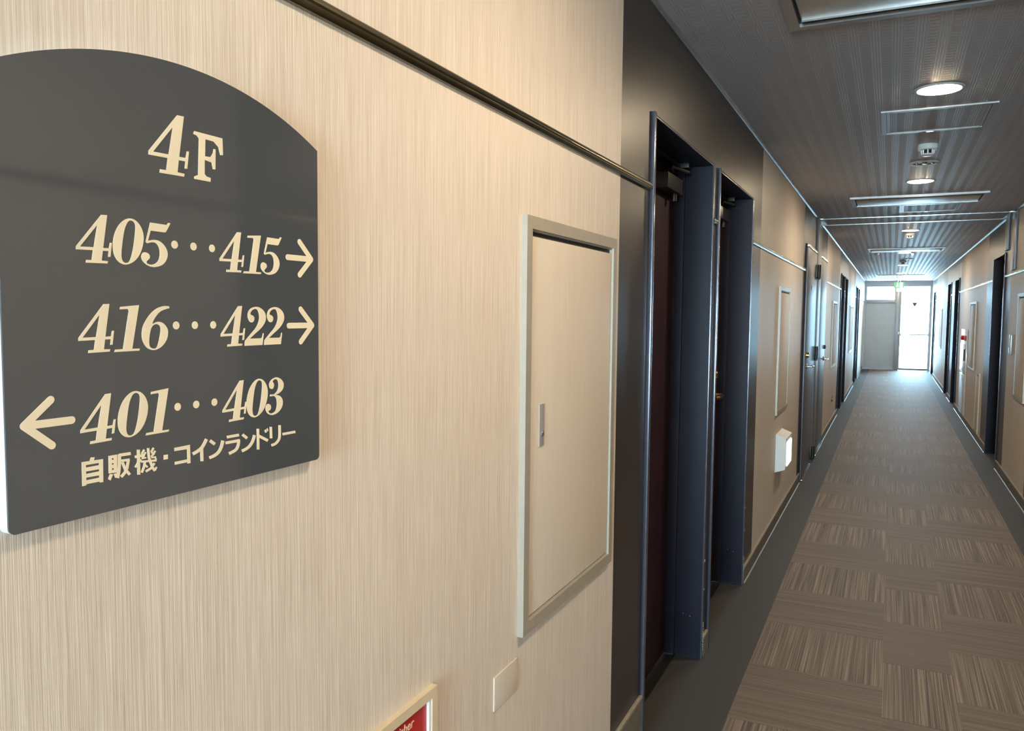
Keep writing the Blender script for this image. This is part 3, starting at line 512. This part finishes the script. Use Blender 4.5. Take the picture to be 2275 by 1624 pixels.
# red sign in its cream frame, mostly below the picture
o = thing('fire_extinguisher_sign', (0, .62, .40), 'red framed fire extinguisher sign low on the wall below the direction sign', 'sign')
w, h = .4855, .424
MB().ring(0, w, 0, h, .0165, lambda u, v, k: (.011 * k, u, v)).build('frame', M_FRAMECREAM, o, smooth=False)
MB().box(.0, .004, .016, w - .016, .016, h - .016).build('face', M_RED, o)
MB().box(.004, .009, w - .0235, w - .0165, .017, h - .017).build('daylit_reveal', M_WHITE, o)  # white strip paints in the daylight on the frame's inner edge
cu = bpy.data.curves.new('t', 'FONT'); cu.body = 'Fire extinguisher'; cu.size = .0215; cu.align_x = 'RIGHT'; cu.extrude = .0004; cu.space_character = 1.0; cu.shear = 0.15
tmp = bpy.data.objects.new('t', cu); COL.objects.link(tmp); bpy.context.view_layer.update()
me = bpy.data.meshes.new_from_object(tmp.evaluated_get(bpy.context.evaluated_depsgraph_get()))
bpy.data.objects.remove(tmp); me.name = 'lettering'; me.materials.clear(); me.materials.append(M_PEACH)
le = bpy.data.objects.new('lettering', me); COL.objects.link(le); le.parent = o
le.matrix_local = Matrix(((0, 0, 1, .0046), (1, 0, 0, 1.0415 - .62), (0, 1, 0, .7815 - .40), (0, 0, 0, 1)))

# night guide light on the left wall
o = thing('night_light', (0, 5.56, .378), 'white box night light with glowing lens, low on the wall before the fire door', 'night light')
MB().prism([[(0, 0), (.062, .022), (.066, .03), (.066, .235), (.0, .235)]], lambda u, v, k: (u, .33 * k, v)).build('housing', M_WHITE, o, smooth=False)
MB().prism([[(0, .235), (.068, .235), (.0, .262)]], lambda u, v, k: (u, -.003 + .336 * k, v)).build('hood', M_WHITE, o, smooth=False)
MB().box(.064, .074, .05, .29, .04, .205, .006).build('lens', M_GUIDE, o)

# round outlet cover, right switch, hydrant cabinet
o = thing('outlet_cover', (0, 11.22, .34), 'tiny round shiny outlet cover low on the sign wall beyond the steel doors', 'outlet')
MB().lathe([(0, 0), (.035, 0), (.033, .012), (.02, .018), (0, .018)], (0, 0, 0), 'x', 24).build('cover', M_CHROME, o); MB().lathe([(0, .0185), (.012, .0185), (.012, .021), (0, .021)], (0, 0, 0), 'x', 20).build('plug', M_WHITE, o)
o = thing('wall_switch', (XR, 8.03, 1.127), 'tall grey wall switch box beside the framed panel on the right wall', 'switch')
MB().box(-.016, 0, 0, .11, 0, .172, .005).build('body', M_ENDALU, o); MB().box(-.019, -.015, .03, .08, .06, .13, .0015).build('rocker', M_WHITE, o)
o = thing('hydrant_cabinet', (XR, 12.42, .07), 'glossy white fire hydrant cabinet with red band on the right wall', 'hydrant cabinet')
MB().box(-.012, -.0005, 0, .92, 0, 1.20, .004).build('body', M_GLOSSWHITE, o)
up = MB().box(-.020, -.012, .03, .89, .60, 1.00, .004).build('upper_door', M_GLOSSWHITE, o)
MB().box(-.030, -.020, .10, .17, .77, .93, .006).build('pull_handle', M_BLACK, up)
MB().box(-.018, -.012, .03, .89, .03, .565, .004).build('lower_door', M_GLOSSWHITE, o)
rd = MB().box(-.017, -.012, .03, .89, 1.045, 1.115, .002).build('red_band', M_RED, o)
MB().lathe([(0, 0), (.035, 0), (.030, -.025), (.015, -.035), (0, -.038)], (-.017, .46, 1.08), 'x', 24).build('alarm_lamp', plain('red_lamp_dome', (.6, .02, .02), .15), rd)

# ------------------------------------------------------------------ ceiling fittings
def downlight(loc, label, grp='lit downlights in the corridor ceiling'):
    o = thing('downlight', loc, label, 'ceiling light', grp)
    MB().lathe([(.080, .0), (.095, .0), (.0955, -.0015), (.092, -.003), (.082, -.0045), (.080, -.002), (.080, 0)], n=48).build('trim_ring', M_WHITE, o)
    MB().lathe([(0, -.0095), (.040, -.0088), (.066, -.0068), (.079, -.0035), (.0795, -.001), (0, -.001)], n=48).build('diffuser', M_LAMP, o)
    return o
dl = downlight((.82, 1.28, ZC), 'warm lit downlight directly above the direction sign')
dl.location = (.818, 3.73, ZC); dl['label'] = 'largest lit downlight, between the near air conditioner and the ceiling hatch'
DLY = [(1.28, .818, 'warm lit downlight above the large access panel, out past the air conditioner'), (6.18, .822, 'lit downlight just in front of the second ceiling air conditioner'), (9.65, .828, 'lit downlight right beyond the two ceiling strips'),
       (13.0, .815, 'lit downlight just past the third ceiling air conditioner'), (16.15, .835, 'lit downlight beyond the dark smoke detector'), (19.1, .83, 'lit downlight shortly before the green exit sign'), (22.2, .83, 'lit downlight behind the green exit sign'), (-1.6, .82, 'lit downlight farthest from the exit')]
for yy, xx, lb in DLY: dup(dl, (xx, yy, ZC), lb)

def ac_unit(loc, label):
    o = thing('ceiling_air_conditioner', loc, label, 'air conditioner', 'flush air conditioners in the ceiling')
    W_, D_ = .955, .545
    MB().ring(0, W_, 0, D_, .032, lambda u, v, k: (u, v, -.014 * k)).build('frame', M_DULL, o, smooth=False)
    MB().box(.032, W_ - .032, .032, D_ - .032, -.003, 0).build('cavity_shade', M_BLACK, o)  # black plate for the shade inside the slot; ceiling is not cut
    p = MB().box(.042, W_ - .042, .085, D_ - .085, -.012, -.003, .002).build('panel', M_CHAMP, o)
    MB().prism([[(D_ - .085, -.004), (D_ - .062, -.004), (D_ - .068, -.010), (D_ - .085, -.017)]], lambda u, v, k: (.042 + (W_ - .084) * k, u, v)).prism([[(.085, -.004), (.062, -.004), (.068, -.010), (.085, -.017)]], lambda u, v, k: (.042 + (W_ - .084) * k, u, v)).build('louver', M_ALU, p, smooth=False)
    return o
ac = ac_unit((.345, 2.21, ZC), 'nearest ceiling air conditioner, cut off by the top of the picture')
for yy, lb in ((6.84, 'ceiling air conditioner just in front of the two ceiling strips'), (12.12, 'ceiling air conditioner reflecting bright window light, beyond the ceiling strips'), (19.85, 'thin bright ceiling air conditioner right before the exit sign')):
    dup(ac, (.345, yy, ZC), lb)

def hatch(loc, label):
    o = thing('ceiling_hatch', loc, label, 'ceiling hatch', 'access hatches in the ceiling')
    MB().ring(0, .465, 0, .50, .022, lambda u, v, k: (u, v, -.006 * k)).ring(.024, .441, .024, .476, .012, lambda u, v, k: (u, v, -.0045 * k)).build('frame', M_DULL, o, smooth=False)
    MB().box(.036, .429, .036, .464, -.003, 0).build('hatch_board', M_CEIL, o)
    MB().box(.20, .235, .484, .496, -.009, -.005, .001).build('catch', M_ALU, o); return o
ht = hatch((.597, 4.035, ZC), 'square ceiling hatch just beyond the largest downlight')
dup(ht, (.703, 7.44, ZC), 'ceiling hatch between the second air conditioner and the ceiling strips')

def detector(loc, label):
    o = thing('smoke_detector', loc, label, 'smoke detector', 'smoke detectors on the ceiling')
    MB().lathe([(0, 0), (.050, 0), (.052, -.004), (.052, -.024), (.046, -.030), (0, -.030)], n=36).build('base', M_WHITE, o)
    c = MB()
    for k in range(8):
        a = 2 * PI * k / 8; c.box(.030 * math.cos(a) - .003, .030 * math.cos(a) + .003, .030 * math.sin(a) - .003, .030 * math.sin(a) + .003, -.052, -.030)
    c.build('vent_ribs', M_WHITE, o); MB().lathe([(0, -.030), (.024, -.030), (.024, -.050), (0, -.050)], n=24).build('chamber', M_BLACK, o)
    MB().lathe([(0, -.050), (.034, -.050), (.034, -.055), (.026, -.060), (0, -.061)], n=30).build('cap', M_WHITE, o); return o
dt = detector((.82, 4.90, ZC), 'white smoke detector right behind the nearest ceiling hatch')
dup(dt, (.83, 9.98, ZC), 'smoke detector tucked just behind the downlight past the ceiling strips')
dup(dt, (.82, 14.9, ZC), 'dark silhouetted smoke detector in the far half of the ceiling')

def ringlight(loc, label):
    o = thing('emergency_downlight', loc, label, 'emergency light', 'unlit emergency downlights in the ceiling')
    MB().lathe([(.064, 0), (.082, 0), (.083, -.003), (.079, -.006), (.067, -.008), (.064, -.004), (.064, 0)], n=44).build('ring', M_WHITE, o)
    MB().lathe([(0, -.001), (.064, -.001), (.064, -.003), (.030, -.0015), (0, -.0015)], n=44).build('reflector', M_GUNMETAL, o)
    MB().lathe([(0, -.002), (.016, -.002), (.014, -.008), (0, -.010)], n=20).lathe([(0, -.002), (.007, -.002), (.006, -.006), (0, -.007)], (.042, 0, 0), n=14).lathe([(0, -.002), (.007, -.002), (.006, -.006), (0, -.007)], (-.042, 0, 0), n=14).build('bulb', M_CHROME, o); return o
rl = ringlight((.822, 5.46, ZC), 'unlit white ringed emergency downlight between smoke detector and lit downlight')
dup(rl, (.88, 14.35, ZC), 'pale unlit emergency downlight in front of the dark smoke detector')

def sensor(loc, label):
    o = thing('ceiling_sensor', loc, label, 'sensor', 'small sensors on the ceiling')
    MB().lathe([(0, 0), (.03, 0), (.03, -.006), (0, -.006)], n=24).build('base', M_WHITE, o)
    MB().lathe([(.020, -.006), (.022, -.016), (.018, -.028), (.010, -.036), (0, -.038)], n=24).build('dome', M_WHITE, o); return o
sn = sensor((.453, 13.0, ZC), 'small white dome sensor on the ceiling toward the sign wall')
dup(sn, (.93, 13.1, ZC), 'small white dome sensor on the ceiling beside a lit downlight')

o = thing('exit_sign', (.705, 20.5, 2.02), 'glowing green exit sign hanging before the end wall', 'exit sign')
MB().box(0, .22, .0, .04, .08, .225, .004).build('housing', M_WHITE, o)
fc = MB().box(.004, .216, -.004, 0, .084, .221, .001).build('face', M_EXITG, o)
MB().box(.12, .185, -.006, -.004, .095, .21).build('doorway_symbol', M_EXITW, fc)
MB().lathe([(0, -.006), (.012, -.006), (.012, -.004), (0, -.004)], (.075, 0, .195), 'y', 16).prism([[(.065, .18), (.09, .18), (.10, .15), (.085, .145), (.10, .12), (.085, .10), (.078, .13), (.05, .105), (.04, .12), (.062, .14)]], lambda u, v, k: (u, -.006 + .002 * k, v)).build('running_figure', M_EXITW, fc)
MB().box(.055, .165, -.002, .042, 0, .082, .004).build('lamp_box', M_EXITW, o)
MB().box(.08, .09, .012, .028, .225, ZC - 2.02).box(.13, .14, .012, .028, .225, ZC - 2.02).build('hanger', M_ALU, o)

# ------------------------------------------------------------------ light and camera
wd = bpy.data.worlds.new('daylight'); SC.world = wd; wd.use_nodes = True
bg = wd.node_tree.nodes['Background']; bg.inputs[0].default_value = (.74, .90, 1.0, 1)
wt = wd.node_tree; tc = wt.nodes.new('ShaderNodeTexCoord'); sp = wt.nodes.new('ShaderNodeSeparateXYZ'); mr = wt.nodes.new('ShaderNodeMapRange')
wt.links.new(tc.outputs['Generated'], sp.inputs[0]); wt.links.new(sp.outputs[1], mr.inputs[0]); wt.links.new(mr.outputs[0], bg.inputs[1])
mc = wt.nodes.new('ShaderNodeMix'); mc.data_type = 'RGBA'; mq = wt.nodes.new('ShaderNodeMapRange'); mq.inputs[1].default_value = -.7; mq.inputs[2].default_value = .7
wt.links.new(sp.outputs[1], mq.inputs[0]); wt.links.new(mq.outputs[0], mc.inputs[0]); mc.inputs[6].default_value = (.64, .86, 1, 1); mc.inputs[7].default_value = (.46, .76, 1, 1); wt.links.new(mc.outputs[2], bg.inputs[0])
mr.inputs[1].default_value = -.7; mr.inputs[2].default_value = .7; mr.inputs[3].default_value = SKY; mr.inputs[4].default_value = SKY * .25   # the hall side has the brighter sky
def portal(name, loc, rot, sx, sy):
    l = bpy.data.lights.new(name, 'AREA'); l.shape = 'RECTANGLE'; l.size = sx; l.size_y = sy; l.cycles.is_portal = True
    o = bpy.data.objects.new(name, l); COL.objects.link(o); o.location = loc; o.rotation_euler = rot
portal('exit_door_daylight', (1.2425, YE + .16, 1.13), (-PI / 2, 0, 0), .72, 2.3)
portal('transom_daylight', (.40, YE + .16, 2.06), (-PI / 2, 0, 0), .74, .42)
portal('hall_window_daylight', (.85, YB - T - .03, 1.45), (PI / 2, 0, 0), 1.25, 1.45)

yaw, pit, rol, F = math.radians(25.65378562), math.radians(-3.86208177), math.radians(0.55137565), 1747.83
fw = Vector((-math.sin(yaw) * math.cos(pit), math.cos(yaw) * math.cos(pit), math.sin(pit)))
rt = Vector((math.cos(yaw), math.sin(yaw), 0)); up = rt.cross(fw)
r2 = math.cos(rol) * rt + math.sin(rol) * up; u2 = -math.sin(rol) * rt + math.cos(rol) * up
cam = bpy.data.cameras.new('camera'); co = bpy.data.objects.new('camera', cam); COL.objects.link(co)
cam.sensor_fit = 'HORIZONTAL'; cam.sensor_width = 36; cam.lens = F * 36 / 2275; cam.clip_start = .02
R3 = Matrix((r2, u2, -fw)).transposed().to_4x4(); R3.translation = Vector((.675, 0, 1.45)); co.matrix_world = R3
SC.camera = co
vs = SC.view_settings; vs.view_transform = 'Standard'; vs.look = 'None'; vs.gamma = 1; vs.exposure = EXPO; vs.use_curve_mapping = False
SC.cycles.use_denoising = True
